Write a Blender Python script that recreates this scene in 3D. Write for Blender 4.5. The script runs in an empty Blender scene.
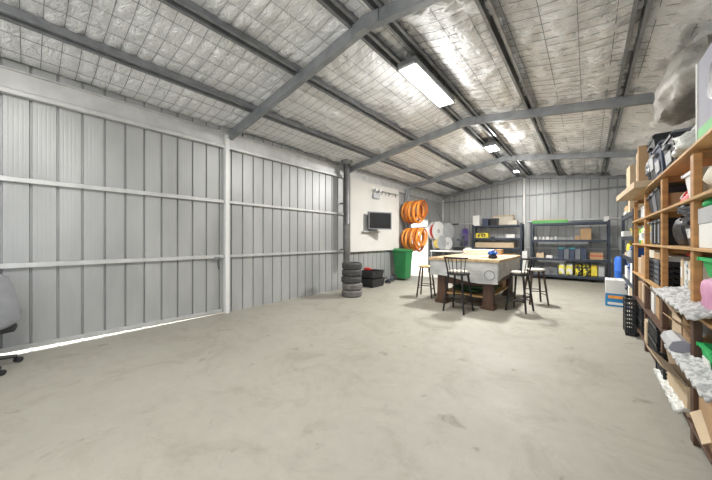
import bpy, bmesh, math, random
from mathutils import Vector, Matrix, noise
random.seed(7)
PI = math.pi
C = bpy.context.scene.collection
sc = bpy.context.scene

# ------------------------------------------------------------------ materials
def mat(name, col, rough=.6, metal=0., var=0., vscale=4., bump=0., bscale=40., col2=None, thr=None, spec=.5, stretch=None, detail=4):
    m = bpy.data.materials.new(name); m.use_nodes = True
    nt = m.node_tree; N = nt.nodes; L = nt.links
    b = N['Principled BSDF']
    b.inputs['Roughness'].default_value = rough
    b.inputs['Metallic'].default_value = metal
    b.inputs['Specular IOR Level'].default_value = spec
    c = (*col, 1)
    b.inputs['Base Color'].default_value = c
    if var or bump or col2:
        tc = N.new('ShaderNodeTexCoord'); mp = N.new('ShaderNodeMapping')
        L.new(tc.outputs['Object'], mp.inputs['Vector'])
        if stretch: mp.inputs['Scale'].default_value = stretch
        if var or col2:
            n = N.new('ShaderNodeTexNoise'); n.inputs['Scale'].default_value = vscale; n.inputs['Detail'].default_value = detail
            L.new(mp.outputs['Vector'], n.inputs['Vector'])
            r = N.new('ShaderNodeValToRGB')
            a, z = (thr if thr else (.3, .7))
            r.color_ramp.elements[0].position = a; r.color_ramp.elements[1].position = z
            if col2:
                r.color_ramp.elements[0].color = c; r.color_ramp.elements[1].color = (*col2, 1)
            else:
                r.color_ramp.elements[0].color = (*[max(0, x*(1-var)) for x in col], 1)
                r.color_ramp.elements[1].color = (*[min(1, x*(1+var)) for x in col], 1)
            L.new(n.outputs['Fac'], r.inputs['Fac']); L.new(r.outputs['Color'], b.inputs['Base Color'])
        if bump:
            n2 = N.new('ShaderNodeTexNoise'); n2.inputs['Scale'].default_value = bscale; n2.inputs['Detail'].default_value = 5
            L.new(mp.outputs['Vector'], n2.inputs['Vector'])
            bp = N.new('ShaderNodeBump'); bp.inputs['Strength'].default_value = bump; bp.inputs['Distance'].default_value = .02
            L.new(n2.outputs['Fac'], bp.inputs['Height']); L.new(bp.outputs['Normal'], b.inputs['Normal'])
    return m

M = {}
def P(k, *a, **kw): M[k] = mat(k, *a, **kw)
P('cladding', (.41, .415, .41), .42, .35, var=.16, vscale=1.6, bump=.12, bscale=9, stretch=(1, 1, .35))
P('galv', (.31, .325, .34), .4, .55, var=.18, vscale=6)
P('galv_dark', (.24, .25, .26), .42, .5, var=.2, vscale=8)
P('rail', (.56, .56, .55), .4, .35, var=.12, vscale=5)
P('post_white', (.74, .74, .72), .4, .1, var=.05)
P('plaster', (.62, .605, .57), .75, var=.04, vscale=2)
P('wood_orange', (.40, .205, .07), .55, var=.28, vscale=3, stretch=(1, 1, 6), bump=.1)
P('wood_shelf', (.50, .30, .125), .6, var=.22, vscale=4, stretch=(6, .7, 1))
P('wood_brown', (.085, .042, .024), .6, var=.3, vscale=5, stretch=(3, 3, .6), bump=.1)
P('wood_dark', (.055, .03, .022), .5, var=.35, vscale=6)
P('bench_top', (.50, .35, .20), .5, var=.22, vscale=3, stretch=(5, .6, 1))
P('bench_panel', (.47, .47, .45), .55, .1, var=.22, vscale=4.5, bump=.2, bscale=12)
P('stool_metal', (.022, .02, .02), .45, .3)
P('seat_light', (.58, .53, .45), .7, var=.1)
P('seat_wood', (.55, .36, .17), .5, var=.15, stretch=(6, 1, 1))
P('rubber', (.065, .064, .062), .8, var=.3, vscale=12, bump=.3)
P('rubber_worn', (.16, .15, .14), .85, var=.3, vscale=9, bump=.3)
P('black_plastic', (.018, .019, .022), .42, bump=.05)
P('grey_plastic', (.16, .17, .19), .45)
P('navy_plastic', (.05, .065, .11), .4)
P('white_plastic', (.78, .78, .76), .45)
P('grey_white', (.45, .46, .47), .5, var=.08)
P('green_bin', (.025, .19, .06), .4, var=.1)
P('green', (.03, .42, .12), .5)
P('green_board', (.12, .42, .12), .6, var=.1)
P('orange', (.86, .33, .06), .45, var=.2, vscale=8)
P('orange_deep', (.50, .13, .015), .45, var=.15)
P('yellow', (.78, .62, .06), .5, var=.1)
P('red', (.55, .04, .03), .5)
P('blue', (.03, .14, .55), .45)
P('blue_print', (.02, .23, .50), .55)
P('purple', (.16, .10, .38), .7, var=.3, vscale=20)
P('pink', (.62, .30, .45), .6, var=.15)
P('cardboard', (.42, .27, .145), .8, var=.1, vscale=3)
P('cardboard_pale', (.54, .42, .28), .8, var=.1, vscale=3)
P('paper_white', (.74, .73, .70), .7, var=.04)
P('tape', (.62, .50, .33), .3)
P('poly', (.30, .30, .30), .7, col2=(.56, .56, .55), vscale=26, thr=(.42, .56), bump=.5, bscale=30)
P('bubble', (.62, .62, .58), .3, var=.15, vscale=14, bump=.8, bscale=30)
P('cream', (.66, .61, .50), .75, var=.1, bump=.3, bscale=10)
P('steel_dark', (.045, .055, .075), .45, .4, var=.1)
P('steel_board', (.22, .23, .25), .6, var=.1)
P('flue', (.13, .13, .13), .4, .6, var=.2, vscale=5)
P('flue_low', (.20, .195, .19), .45, .5, var=.2, vscale=5)
P('screen', (.012, .013, .015), .12)
P('grey_fabric', (.24, .245, .26), .9, var=.12, vscale=9, bump=.2)
P('grey_box', (.30, .30, .345), .7, var=.05)
P('teal', (.05, .42, .45), .5)
P('rope_yellow', (.66, .52, .16), .7, var=.2, vscale=20)
P('chrome', (.6, .6, .6), .25, .9)
P('dirt', (.18, .16, .13), .9, var=.2)
P('bag_print', (.80, .68, .05), .6, col2=(.03, .03, .03), vscale=14, thr=(.48, .53), detail=1)
P('bag_pale', (.78, .70, .12), .6, col2=(.75, .75, .72), vscale=9, thr=(.47, .52), detail=1)
P('label_mix', (.74, .74, .70), .6, col2=(.3, .35, .4), vscale=30, thr=(.55, .6), detail=1)
P('pale_apron', (.60, .595, .58), .9, var=.1)  # unseen ground outside, made pale to bounce daylight up to the ceiling

def floor_mat():
    m = bpy.data.materials.new('concrete'); m.use_nodes = True
    nt = m.node_tree; N = nt.nodes; L = nt.links; b = N['Principled BSDF']
    tc = N.new('ShaderNodeTexCoord')
    def nz(s, d, r=.55, dist=0.):
        n = N.new('ShaderNodeTexNoise'); n.inputs['Scale'].default_value = s; n.inputs['Detail'].default_value = d
        n.inputs['Roughness'].default_value = r; n.inputs['Distortion'].default_value = dist
        L.new(tc.outputs['Object'], n.inputs['Vector']); return n
    def ramp(n, a, ca, z, cz):
        r = N.new('ShaderNodeValToRGB'); e = r.color_ramp.elements
        e[0].position = a; e[0].color = (*ca, 1); e[1].position = z; e[1].color = (*cz, 1)
        L.new(n.outputs['Fac'], r.inputs['Fac']); return r
    def mul(A, B, f=1.):
        x = N.new('ShaderNodeMixRGB'); x.blend_type = 'MULTIPLY'; x.inputs[0].default_value = f
        L.new(A.outputs[0], x.inputs[1]); L.new(B.outputs[0], x.inputs[2]); return x
    base = ramp(nz(.55, 6, .6), .3, (.315, .298, .25), .7, (.365, .346, .295))
    fine = ramp(nz(9, 8, .7), .3, (.90, .90, .89), .7, (1, 1, 1))
    spots = ramp(nz(4.5, 4, .6, .6), .27, (.58, .56, .52), .36, (1, 1, 1))
    spots2 = ramp(nz(1.5, 9, .75, 1.), .35, (.74, .72, .67), .50, (1, 1, 1))
    x = mul(mul(mul(base, fine), spots, .8), spots2, .6)
    L.new(x.outputs[0], b.inputs['Base Color'])
    rr = ramp(nz(1.3, 4), .3, (.52,)*3, .7, (.72,)*3); L.new(rr.outputs[0], b.inputs['Roughness'])
    bp = N.new('ShaderNodeBump'); bp.inputs['Strength'].default_value = .12; bp.inputs['Distance'].default_value = .01
    L.new(nz(25, 6).outputs['Fac'], bp.inputs['Height']); L.new(bp.outputs['Normal'], b.inputs['Normal'])
    return m
M['floor'] = floor_mat()

def foil_mat():
    m = bpy.data.materials.new('roof_foil'); m.use_nodes = True
    nt = m.node_tree; N = nt.nodes; L = nt.links; b = N['Principled BSDF']
    b.inputs['Metallic'].default_value = .28
    tc = N.new('ShaderNodeTexCoord')
    def nz(s, d, r=.55, dist=0., st=None):
        n = N.new('ShaderNodeTexNoise'); n.inputs['Scale'].default_value = s; n.inputs['Detail'].default_value = d
        n.inputs['Roughness'].default_value = r; n.inputs['Distortion'].default_value = dist
        if st:
            mp = N.new('ShaderNodeMapping'); mp.inputs['Scale'].default_value = st
            L.new(tc.outputs['Object'], mp.inputs['Vector']); L.new(mp.outputs['Vector'], n.inputs['Vector'])
        else: L.new(tc.outputs['Object'], n.inputs['Vector'])
        return n
    r = N.new('ShaderNodeValToRGB'); e = r.color_ramp.elements
    e[0].position = .3; e[0].color = (.90, .905, .91, 1); e[1].position = .7; e[1].color = (.97, .975, .98, 1)
    L.new(nz(1.1, 5).outputs['Fac'], r.inputs['Fac']); L.new(r.outputs[0], b.inputs['Base Color'])
    b.inputs['Roughness'].default_value = .45; b.inputs['Specular IOR Level'].default_value = .35
    b1 = N.new('ShaderNodeBump'); b1.inputs['Strength'].default_value = 1.; b1.inputs['Distance'].default_value = .06
    L.new(nz(7, 6, .6, 1.2, (1, 1.6, 1)).outputs['Fac'], b1.inputs['Height'])
    b2 = N.new('ShaderNodeBump'); b2.inputs['Strength'].default_value = .6; b2.inputs['Distance'].default_value = .012
    L.new(nz(28, 4, .6, .8).outputs['Fac'], b2.inputs['Height']); L.new(b1.outputs[0], b2.inputs['Normal'])
    L.new(b2.outputs[0], b.inputs['Normal'])
    return m
M['foil'] = foil_mat()
def emis(name, col, s):
    m = bpy.data.materials.new(name); m.use_nodes = True
    b = m.node_tree.nodes['Principled BSDF']
    b.inputs['Base Color'].default_value = (.8, .8, .8, 1)
    b.inputs['Emission Color'].default_value = (*col, 1); b.inputs['Emission Strength'].default_value = s
    return m
M['lamp'] = emis('lamp_diffuser', (1, .98, .94), 9)

# ------------------------------------------------------------------ mesh builder
class MB:
    def __init__(s): s.v = []; s.f = []
    def add(s, vs, fs):
        o = len(s.v); s.v += [Vector(p) for p in vs]; s.f += [[i+o for i in f] for f in fs]; return s
    def box(s, c, d, rot=None):
        x, y, z = [k/2 for k in d]
        vs = [Vector(p) for p in ((-x,-y,-z),(x,-y,-z),(x,y,-z),(-x,y,-z),(-x,-y,z),(x,-y,z),(x,y,z),(-x,y,z))]
        if rot: vs = [rot @ p for p in vs]
        c = Vector(c)
        return s.add([p+c for p in vs], [(0,3,2,1),(4,5,6,7),(0,1,5,4),(1,2,6,5),(2,3,7,6),(3,0,4,7)])
    def frustum(s, c, d0, d1, h):      # tapered box, base centre c
        a, b = d0[0]/2, d0[1]/2; e, f = d1[0]/2, d1[1]/2; c = Vector(c)
        vs = [(-a,-b,0),(a,-b,0),(a,b,0),(-a,b,0),(-e,-f,h),(e,-f,h),(e,f,h),(-e,f,h)]
        return s.add([Vector(p)+c for p in vs], [(0,3,2,1),(4,5,6,7),(0,1,5,4),(1,2,6,5),(2,3,7,6),(3,0,4,7)])
    def bar(s, a, b, w, t=None, up=(0,0,1)):
        a = Vector(a); b = Vector(b); d = (b-a); l = d.length; d.normalize(); t = t or w
        u = Vector(up)
        if abs(u.dot(d)) > .98: u = Vector((0,1,0))
        x = d.cross(u).normalized(); y = x.cross(d).normalized()
        vs = []
        for q in (a, b):
            for i, j in ((-1,-1),(1,-1),(1,1),(-1,1)): vs.append(q + x*i*w/2 + y*j*t/2)
        return s.add(vs, [(0,3,2,1),(4,5,6,7),(0,1,5,4),(1,2,6,5),(2,3,7,6),(3,0,4,7)])
    def tube(s, pts, r, n=8, closed=False, cap=True):
        pts = [Vector(p) for p in pts]; k = len(pts); o = len(s.v)
        rs = r if isinstance(r, (list, tuple)) else [r]*k
        ref = None
        for i, p in enumerate(pts):
            if closed: d = pts[(i+1) % k]-pts[i-1]
            else: d = pts[min(i+1, k-1)]-pts[max(i-1, 0)]
            d.normalize()
            if ref is None: ref = Vector((0,0,1)) if abs(d.z) < .9 else Vector((1,0,0))
            x = d.cross(ref)
            if x.length < 1e-4: x = d.orthogonal()
            x.normalize(); y = x.cross(d).normalized(); ref = y
            for j in range(n):
                a = 2*PI*j/n; s.v.append(p + x*math.cos(a)*rs[i] + y*math.sin(a)*rs[i])
        m = k if closed else k-1
        for i in range(m):
            for j in range(n):
                a = o+i*n+j; b = o+i*n+(j+1) % n; c = o+((i+1) % k)*n+(j+1) % n; e = o+((i+1) % k)*n+j
                s.f.append([a, b, c, e])
        if cap and not closed:
            s.f.append([o+j for j in range(n)][::-1]); s.f.append([o+(k-1)*n+j for j in range(n)])
        return s
    def lathe(s, prof, n=20, c=(0,0,0), axis='Z', closed=False):
        o = len(s.v); c = Vector(c); k = len(prof)
        for r, z in prof:
            for j in range(n):
                a = 2*PI*j/n; p = (r*math.cos(a), r*math.sin(a), z)
                if axis == 'X': p = (p[2], p[0], p[1])
                if axis == 'Y': p = (p[1], p[2], p[0])
                s.v.append(Vector(p)+c)
        for i in range(k if closed else k-1):
            for j in range(n):
                a = o+i*n+j; b = o+i*n+(j+1) % n; c2 = o+((i+1) % k)*n+(j+1) % n; e = o+((i+1) % k)*n+j
                s.f.append([a, b, c2, e])
        if not closed:
            if prof[0][0] > 1e-5: s.f.append([o+j for j in range(n)][::-1])
            if prof[-1][0] > 1e-5: s.f.append([o+(k-1)*n+j for j in range(n)])
        return s
    def shell(s, d0, d1, h, t, c=(0,0,0)):      # open-topped tapered tub, wall thickness t
        c = Vector(c); rings = [(d0[0]/2, d0[1]/2, 0), (d1[0]/2, d1[1]/2, h), (d1[0]/2-t, d1[1]/2-t, h), (d0[0]/2-t, d0[1]/2-t, t)]
        o = len(s.v)
        for a, b, z in rings:
            for i, j in ((-1,-1),(1,-1),(1,1),(-1,1)): s.v.append(Vector((i*a, j*b, z))+c)
        for r in range(3):
            for j in range(4): s.f.append([o+r*4+j, o+r*4+(j+1) % 4, o+(r+1)*4+(j+1) % 4, o+(r+1)*4+j])
        s.f.append([o+3, o+2, o+1, o]); s.f.append([o+12, o+13, o+14, o+15]); return s
    def blob(s, d, n=10, amp=.12, seed=0, sc_=2., c=(0,0,0), boxy=.5, flat=True):
        # rounded lumpy sack, base at z=0, size d
        o = len(s.v); c = Vector(c)
        R = n; Sg = n*2
        for i in range(R+1):
            th = PI*i/R
            for j in range(Sg):
                ph = 2*PI*j/Sg
                p = Vector((math.sin(th)*math.cos(ph), math.sin(th)*math.sin(ph), math.cos(th)))
                m = max(abs(p.x), abs(p.y), abs(p.z)); p = p*(1-boxy)+p/m*boxy*.92
                q = p*sc_+Vector((seed*3.1, seed*1.7, seed)); k = 1+amp*noise.noise(q)+amp*.5*noise.noise(q*2.7)
                p = p*k; p = Vector((p.x*d[0]/2, p.y*d[1]/2, (p.z+.95)*d[2]/2))
                if flat: p.z = max(p.z, 0)
                s.v.append(p+c)
        for i in range(R):
            for j in range(Sg):
                s.f.append([o+i*Sg+j, o+(i+1)*Sg+j, o+(i+1)*Sg+(j+1) % Sg, o+i*Sg+(j+1) % Sg])
        return s
    def xf(s, mtx):
        s.v = [mtx @ p for p in s.v]; return s
    def build(s, name, m, parent=None, bevel=0, smooth=False, loc=None, solid=0, rotz=0):
        me = bpy.data.meshes.new(name)
        bm = bmesh.new()
        vs = [bm.verts.new(p) for p in s.v]
        for f in s.f:
            try: bm.faces.new([vs[i] for i in f])
            except ValueError: pass
        bmesh.ops.remove_doubles(bm, verts=bm.verts, dist=1e-6)
        bmesh.ops.dissolve_degenerate(bm, edges=bm.edges, dist=1e-6)
        bmesh.ops.recalc_face_normals(bm, faces=bm.faces)
        if bevel: bmesh.ops.bevel(bm, geom=list(bm.edges), offset=bevel, segments=2 if bevel > .006 else 1, affect='EDGES', clamp_overlap=True)
        bm.to_mesh(me); bm.free()
        me.materials.append(M[m] if isinstance(m, str) else m)
        if smooth:
            for p in me.polygons: p.use_smooth = True
            me.set_sharp_from_angle(angle=math.radians(38))
        o = bpy.data.objects.new(name, me); C.objects.link(o)
        if parent: o.parent = parent
        if loc is not None: o.location = loc
        if rotz: o.rotation_euler.z = rotz
        if solid:
            md = o.modifiers.new('thick', 'SOLIDIFY'); md.thickness = solid; md.offset = 0
        return o

def tag(o, label, cat, group=None):
    o['label'] = label; o['category'] = cat
    if group: o['group'] = group
    return o
def thing(name, label, cat, loc=(0,0,0), rotz=0, group=None):
    o = bpy.data.objects.new(name, None); C.objects.link(o); o.empty_display_size = .1
    o.location = loc; o.rotation_euler = (0, 0, rotz); return tag(o, label, cat, group)
def struct(o): o['kind'] = 'structure'; return o
def dup(root, loc, rotz, label=None, group=None, rot=None, scale=None):
    r = root.copy(); C.objects.link(r); r.location = loc
    r.rotation_euler = rot if rot else (0, 0, rotz)
    if scale: r.scale = scale
    if label: r['label'] = label
    if group: r['group'] = group
    for ch in list(root.children):
        c = ch.copy(); C.objects.link(c); c.parent = r
        for g in ch.children:
            d = g.copy(); C.objects.link(d); d.parent = c
    return r
ORD = ['first', 'second', 'third', 'fourth', 'fifth', 'sixth', 'seventh', 'eighth', 'ninth']

# ------------------------------------------------------------------ building dimensions (metres, floor = 0)
XL, XR, YB, YF = -5.18, 1.42, 12.40, -3.2
XM = (XL+XR)/2; PITCH = .148
FO = 3.45                                       # foil height at the eaves
def roof(x): return FO + PITCH*(min(x-XL, XR-x))
FR = [2.40, 5.73, 9.07]

# floor
struct(MB().box((XM, (YB+YF)/2, -.06), (XR-XL+.7, YB-YF+.3, .12)).build('floor', 'floor'))
tag(MB().box((XM, 4.5, -.17), (60, 60, .1)).build('ground', 'pale_apron'), '', '')
g = bpy.data.objects['ground']; struct(g); del g['label']; del g['category']

# walls of ribbed sheet: profile along a line, ribs every 224 mm pressed outwards
def ribbed(a0, a1, z0, z1, rib0, pitch=.2236):
    """returns list of (s, depth)"""
    pts = [(a0, 0)]
    k = math.floor((a0-rib0)/pitch)-1
    s = rib0+k*pitch
    while s < a1+pitch:
        for ds, dp in ((-.014, 0), (-.008, .028), (.008, .028), (.014, 0)):
            pts.append((s+ds, dp))
        for q in (.25, .42, .58, .75):
            for ds, dp in ((-.008, 0), (0, .0007), (.008, 0)): pts.append((s+pitch*q+ds, dp))
        s += pitch
    pts = sorted([p for p in pts if a0 <= p[0] <= a1]+[(a1, 0)])
    return pts
def sheet_wall(name, prof, place, zlo, zhi):
    mb = MB(); n = len(prof)
    vs = []
    for s_, dp in prof: vs.append(place(s_, dp, zlo(s_))); 
    for s_, dp in prof: vs.append(place(s_, dp, zhi(s_)))
    mb.add(vs, [(i, i+1, n+i+1, n+i) for i in range(n-1)])
    return mb
pl = lambda s_, d, z: (XL-d, s_, z)
R0 = -.199
mb = MB()
# left wall: sliding door leaf (front bay), small gap beside the post, then fixed sheet, doorway near the back
w = sheet_wall('w', ribbed(YF, 2.345, 0, 0, R0), pl, lambda s_: .006+.013*max(0, 2.3-s_), lambda s_: roof(XL))
mb.add(w.v, w.f)
w = sheet_wall('w', ribbed(2.352, 9.35, 0, 0, R0), pl, lambda s_: 0., lambda s_: roof(XL)); mb.add(w.v, w.f)
w = sheet_wall('w', ribbed(9.35, 10.75, 0, 0, R0), pl, lambda s_: 2.15, lambda s_: roof(XL)); mb.add(w.v, w.f)
w = sheet_wall('w', ribbed(10.75, YB, 0, 0, R0), pl, lambda s_: 0., lambda s_: roof(XL)); mb.add(w.v, w.f)
struct(mb.build('wall_left', 'cladding', solid=.003))
w = sheet_wall('w', ribbed(XL, XR, 0, 0, XL+.11), lambda s_, d, z: (s_, YB+d, z), lambda s_: 0., lambda s_: roof(s_)+.02)
struct(w.build('wall_back', 'cladding', solid=.003))
w = sheet_wall('w', ribbed(1.3, YB, 0, 0, R0), lambda s_, d, z: (XR+d, s_, z), lambda s_: 0., lambda s_: roof(XR))
w2 = sheet_wall('w', ribbed(YF, 1.3, 0, 0, R0), lambda s_, d, z: (XR+d, s_, z), lambda s_: 2.95, lambda s_: roof(XR)); w.add(w2.v, w2.f)   # unseen opening added beside the viewer to admit more daylight
struct(w.build('wall_right', 'cladding', solid=.003))
mb = MB()                                        # front wall behind the viewer, its wide opening added to let daylight in
mb.box((XL+.2, YF, 1.7), (.4, .05, 3.4)).box((XR-.2, YF, 1.7), (.4, .05, 3.4)).box((XM, YF, 3.65), (XR-XL, .05, .5))
struct(mb.build('wall_front', 'cladding'))

# ceiling: foil blanket bulging through wire mesh, sagging between purlins
PUR = [-3.3, -2.36, -1.20, -.17, .17, 1.10, 2.26, 3.3]       # offsets from ridge
def sag(u):
    for a, b in zip(PUR[:-1], PUR[1:]):
        if a <= u <= b:
            t = (u-a)/(b-a); w_ = b-a
            return -.055*math.sin(PI*t)*min(1, w_)
    return 0
def env(x, y):
    u = x-XM
    z = roof(x)+sag(u)
    z += .018*noise.noise(Vector((x*1.1, y*.8, 2)))
    return z
NX = int(round((XR-XL)/.05)); NY = int(round((YB-YF)/.0375))
vs = []; fs = []
for i in range(NX+1):
    x = XL+(XR-XL)*i/NX
    for j in range(NY+1):
        y = YF+(YB-YF)*j/NY
        q = abs(math.sin(PI*(x-XL)/.3))**.5*abs(math.sin(PI*(y-YF)/.15))**.5
        rough = .5+.6*max(0, min(1, (x+3.2)/3.5))+.35*(y > 2.4)
        n1 = noise.fractal(Vector((x*3.2, y*2.3, 5)), 1., 2., 3)
        n2 = noise.noise(Vector((x*9, y*4+.6*math.sin(x*5), 9)))
        z = env(x, y)+.008-.016*q+.060*rough*n1*max(.4, q)+.026*rough*n2
        # right eave: blanket hangs loose and folded
        e = max(0, min(1, (x-.35)/.9)); z -= e*(.05+.10*abs(noise.noise(Vector((x*3, y*1.5, 3)))))
        vs.append((x, y, z))
for i in range(NX):
    for j in range(NY):
        a = i*(NY+1)+j; fs.append((a, a+NY+1, a+NY+2, a+1))
ceil = MB().add(vs, fs).build('ceiling', 'foil', smooth=False)
for p in ceil.data.polygons: p.use_smooth = True
struct(ceil)
mb = MB()
y = YF+.15
while y < YB:
    if y > -1.6:
        mb.tube([(XL+.02+(XR-XL-.04)*k/26, y, env(XL+.02+(XR-XL-.04)*k/26, y)-.003) for k in range(27)], .0028, 4, cap=False)
    y += .15
x = XL+.3
while x < XR-.1:
    mb.tube([(x, -1.6+k*.35, env(x, -1.6+k*.35)-.006) for k in range(40)], .0028, 4, cap=False)
    x += .3
sm = mb.build('safety_mesh', 'galv_dark', ceil); sm['kind'] = 'structure'
# outer roof skin so no sky shows through the blanket
mb = MB()
for sx, a, b in ((-1, XL-.2, XM), (1, XM, XR+.2)):
    z0, z1 = roof(XL)-.03+.16, roof(XM)+.16
    xa, xb = (a, b)
    za, zb = (z0, z1) if sx < 0 else (z1, z0)
    mb.add([(xa, YF-.2, za), (xb, YF-.2, zb), (xb, YB+.2, zb), (xa, YB+.2, za), (xa, YF-.2, za+.05), (xb, YF-.2, zb+.05), (xb, YB+.2, zb+.05), (xa, YB+.2, za+.05)],
           [(0,3,2,1),(4,5,6,7),(0,1,5,4),(1,2,6,5),(2,3,7,6),(3,0,4,7)])
for x in (XL-.06, XR+.06): mb.box((x, (YF+YB)/2, roof(XL)+.05), (.05, YB-YF+.3, .3))
mb.box((XM, YB+.08, roof(XL)+.3), (XR-XL, .04, .8))
struct(mb.build('roof', 'cladding'))

# purlins (inverted top-hats) each a thing
PL = ['along the top of the left wall', 'second out from the left wall', 'midway up the left roof slope', 'just left of the ridge above the strip lights',
      'just right of the ridge above the strip lights', 'midway up the right roof slope', 'lower on the right slope above the timber rack', 'along the right eave above the rack']
for u, ps in list(zip(PUR, PL))[1:-1]:
    x = XM+u; zt = roof(x)-.005; s1 = PITCH*(-1 if u > 0 else 1)
    prof = [(-.062, -.098), (-.062, -.108), (-.030, -.108), (-.022, 0), (.022, 0), (.030, -.108), (.062, -.108), (.062, -.098)]
    mb = MB(); n = len(prof); y0, y1 = -1.6, YB-.01
    vs = [(x+a, y0, zt+b+a*s1) for a, b in prof]+[(x+a, y1, zt+b+a*s1) for a, b in prof]
    mb.add(vs, [(i, i+1, n+i+1, n+i) for i in range(n-1)])
    tag(mb.build('roof_purlin', 'galv_dark', solid=.003), 'long galvanised roof purlin ' + ps, 'beam', 'roof purlins')

# portal frames: C-section rafters, columns, apex plate
def csec(mb, a, b, h, w_, t, out, n):
    """C channel from a to b; h along n (up-ish), flange towards out"""
    a = Vector(a); b = Vector(b); out = Vector(out).normalized(); n = Vector(n).normalized()
    prof = [(w_, -h/2+.018), (w_, -h/2), (0, -h/2), (0, h/2), (w_, h/2), (w_, h/2-.018)]
    vs = [a+out*p+n*q for p, q in prof]+[b+out*p+n*q for p, q in prof]; k = len(prof)
    mb.add(vs, [(i, i+1, k+i+1, k+i) for i in range(k-1)])
FL = ['nearest steel portal frame, from the tall white post at the left wall', 'middle steel portal frame crossing the roof behind the long strip light', 'rearmost free steel portal frame beyond the round glowing lamp']
for i, y in enumerate(FR):
    t = thing('portal_frame', FL[i], 'frame', (XM, y, 0), 0, 'steel portal frames')
    zb = lambda x: roof(x)-.17
    for sx in (-1, 1):
        xe = (XL+.06 if sx < 0 else XR-.06)
        a = Vector((xe-XM, 0, zb(xe))); b = Vector((0, 0, zb(XM)))
        m2 = MB(); d = (b-a).normalized(); nn = Vector((-d.z, 0, d.x)) if d.x > 0 else Vector((d.z, 0, -d.x))
        csec(m2, a, b, .135, .075, .003, (0, 1, 0), nn)
        m2.build('rafter', 'galv', t, solid=.005)
        m3 = MB()
        if sx < 0 and i < 2:
            m3.box((xe-XM+.005, -.03, (zb(xe))/2), (.075, .075, zb(xe)))
            m3.build('column', 'post_white' if i == 0 else 'post_white', t, bevel=.004)
        else:
            m3.box((xe-XM, 0, (zb(xe))/2), (.10, .075, zb(xe)))
            m3.build('column', 'galv', t, bevel=.004)
        MB().box((xe-XM-sx*.10, -.012, zb(xe)+.0), (.22, .012, .13)).build('knee_plate', 'galv', t)
    ap = MB(); zc = zb(XM)
    ap.add([(-.18, -.014, zc-.095), (0, -.014, zc-.085), (.18, -.014, zc-.095), (.18, -.014, zc+.03), (0, -.014, zc+.07), (-.18, -.014, zc+.03)], [(0,1,2,3,4,5)])
    ap.build('apex_plate', 'galv', t, solid=.012)

# girts on the left wall, back wall; eave beam
def girt(name, a, b, w_, h, m_, label):
    mb = MB().bar(a, b, w_, h); return tag(mb.build(name, m_, bevel=.004), label, 'rail', 'wall girts')
for z, nm in ((1.05, 'lower'), (2.06, 'upper')):
    girt('wall_girt', (XL+.035, YF+.1, z), (XL+.035, 2.33, z), .05, .06, 'rail', nm+' horizontal rail on the near left wall, left of the white post')
    girt('wall_girt', (XL+.035, 2.43, z), (XL+.035, 5.68, z), .05, .05, 'rail', nm+' horizontal rail on left wall between white post and flue')
girt('wall_girt', (XL+.035, 5.80, 1.05), (XL+.035, 9.0, 1.05), .05, .06, 'galv_dark', 'horizontal rail under the white lining board with the television')
girt('wall_girt', (XL+.035, 10.78, 2.06), (XL+.035, YB-.06, 2.06), .05, .05, 'rail', 'upper horizontal rail on the left wall in the back corner')
tag(MB().bar((XL+.05, YF+.1, 3.07), (XL+.05, YB-.05, 3.07), .07, .06).build('door_track', 'rail', bevel=.006), 'long pale steel track along the head of the left wall', 'rail')
mb = MB().box((XL+.03, (YF+YB)/2, 3.225), (.02, YB-YF-.2, .22)); mb.box((XL+.055, (YF+YB)/2, 3.33), (.05, YB-YF-.2, .012))
tag(mb.build('eave_beam', 'rail'), 'long pale grey flat eave beam above the left wall track', 'beam')
for k, (xa, xb, nm) in enumerate(((XL+.10, XM-.05, 'left of the centre post'), (XM+.05, XR-.10, 'right of the centre post'))):
    for z, lv in ((1.05, 'lowest'), (2.06, 'middle'), (3.07, 'highest')):
        girt('wall_girt', (xa, YB-.035, z), (xb, YB-.035, z), .05, .05, 'galv_dark' if z > 3 else 'rail', lv+' horizontal rail on the back wall '+nm)
tag(MB().box((XM, YB-.05, roof(XM)/2-.05), (.08, .08, roof(XM)-.12)).build('wall_post', 'post_white', bevel=.004), 'pale steel post at the centre of the back wall, between two racks', 'post')
tag(MB().box((XL+.06, YB-.05, 1.6), (.09, .08, 3.2)).build('wall_post', 'post_white', bevel=.004), 'pale steel post in the far left corner of the shed', 'post')
for sgn, nm in ((-1, 'left'), (1, 'right')):
    xe = XL+.1 if sgn < 0 else XR-.1
    tag(MB().bar((xe, YB-.06, roof(xe)-.15), (XM, YB-.06, roof(XM)-.15), .06, .12).build('gable_rafter', 'galv', bevel=.004), nm+' sloping steel beam along the top of the back wall', 'beam')
# post at the edge of the board
# bottom rail of the door leaf and latch
tag(MB().bar((XL+.02, YF+.1, .10), (XL+.02, 2.30, .055), .03, .05).build('door_rail', 'rail'), 'bottom rail of the left wall door, over a bright floor gap', 'rail')
t = thing('door_latch', 'small dark latch on the lower rail beside the white post', 'latch', (XL+.07, 2.20, 1.02))
MB().box((0, 0, 0), (.04, .10, .05)).build('body', 'galv_dark', t, bevel=.005)
MB().tube([(0.02, 0, -.02), (.02, 0, -.14), (.02, .02, -.2)], .008, 6).build('hook', 'steel_dark', t)

# doorway in the back part of the left wall
d = MB().box((XL, 9.35-.03, 1.08), (.12, .06, 2.16)).box((XL, 10.75+.03, 1.08), (.12, .06, 2.16)).box((XL, 10.05, 2.18), (.12, 1.52, .06))
struct(d.build('door_1', 'post_white', bevel=.004))

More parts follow.
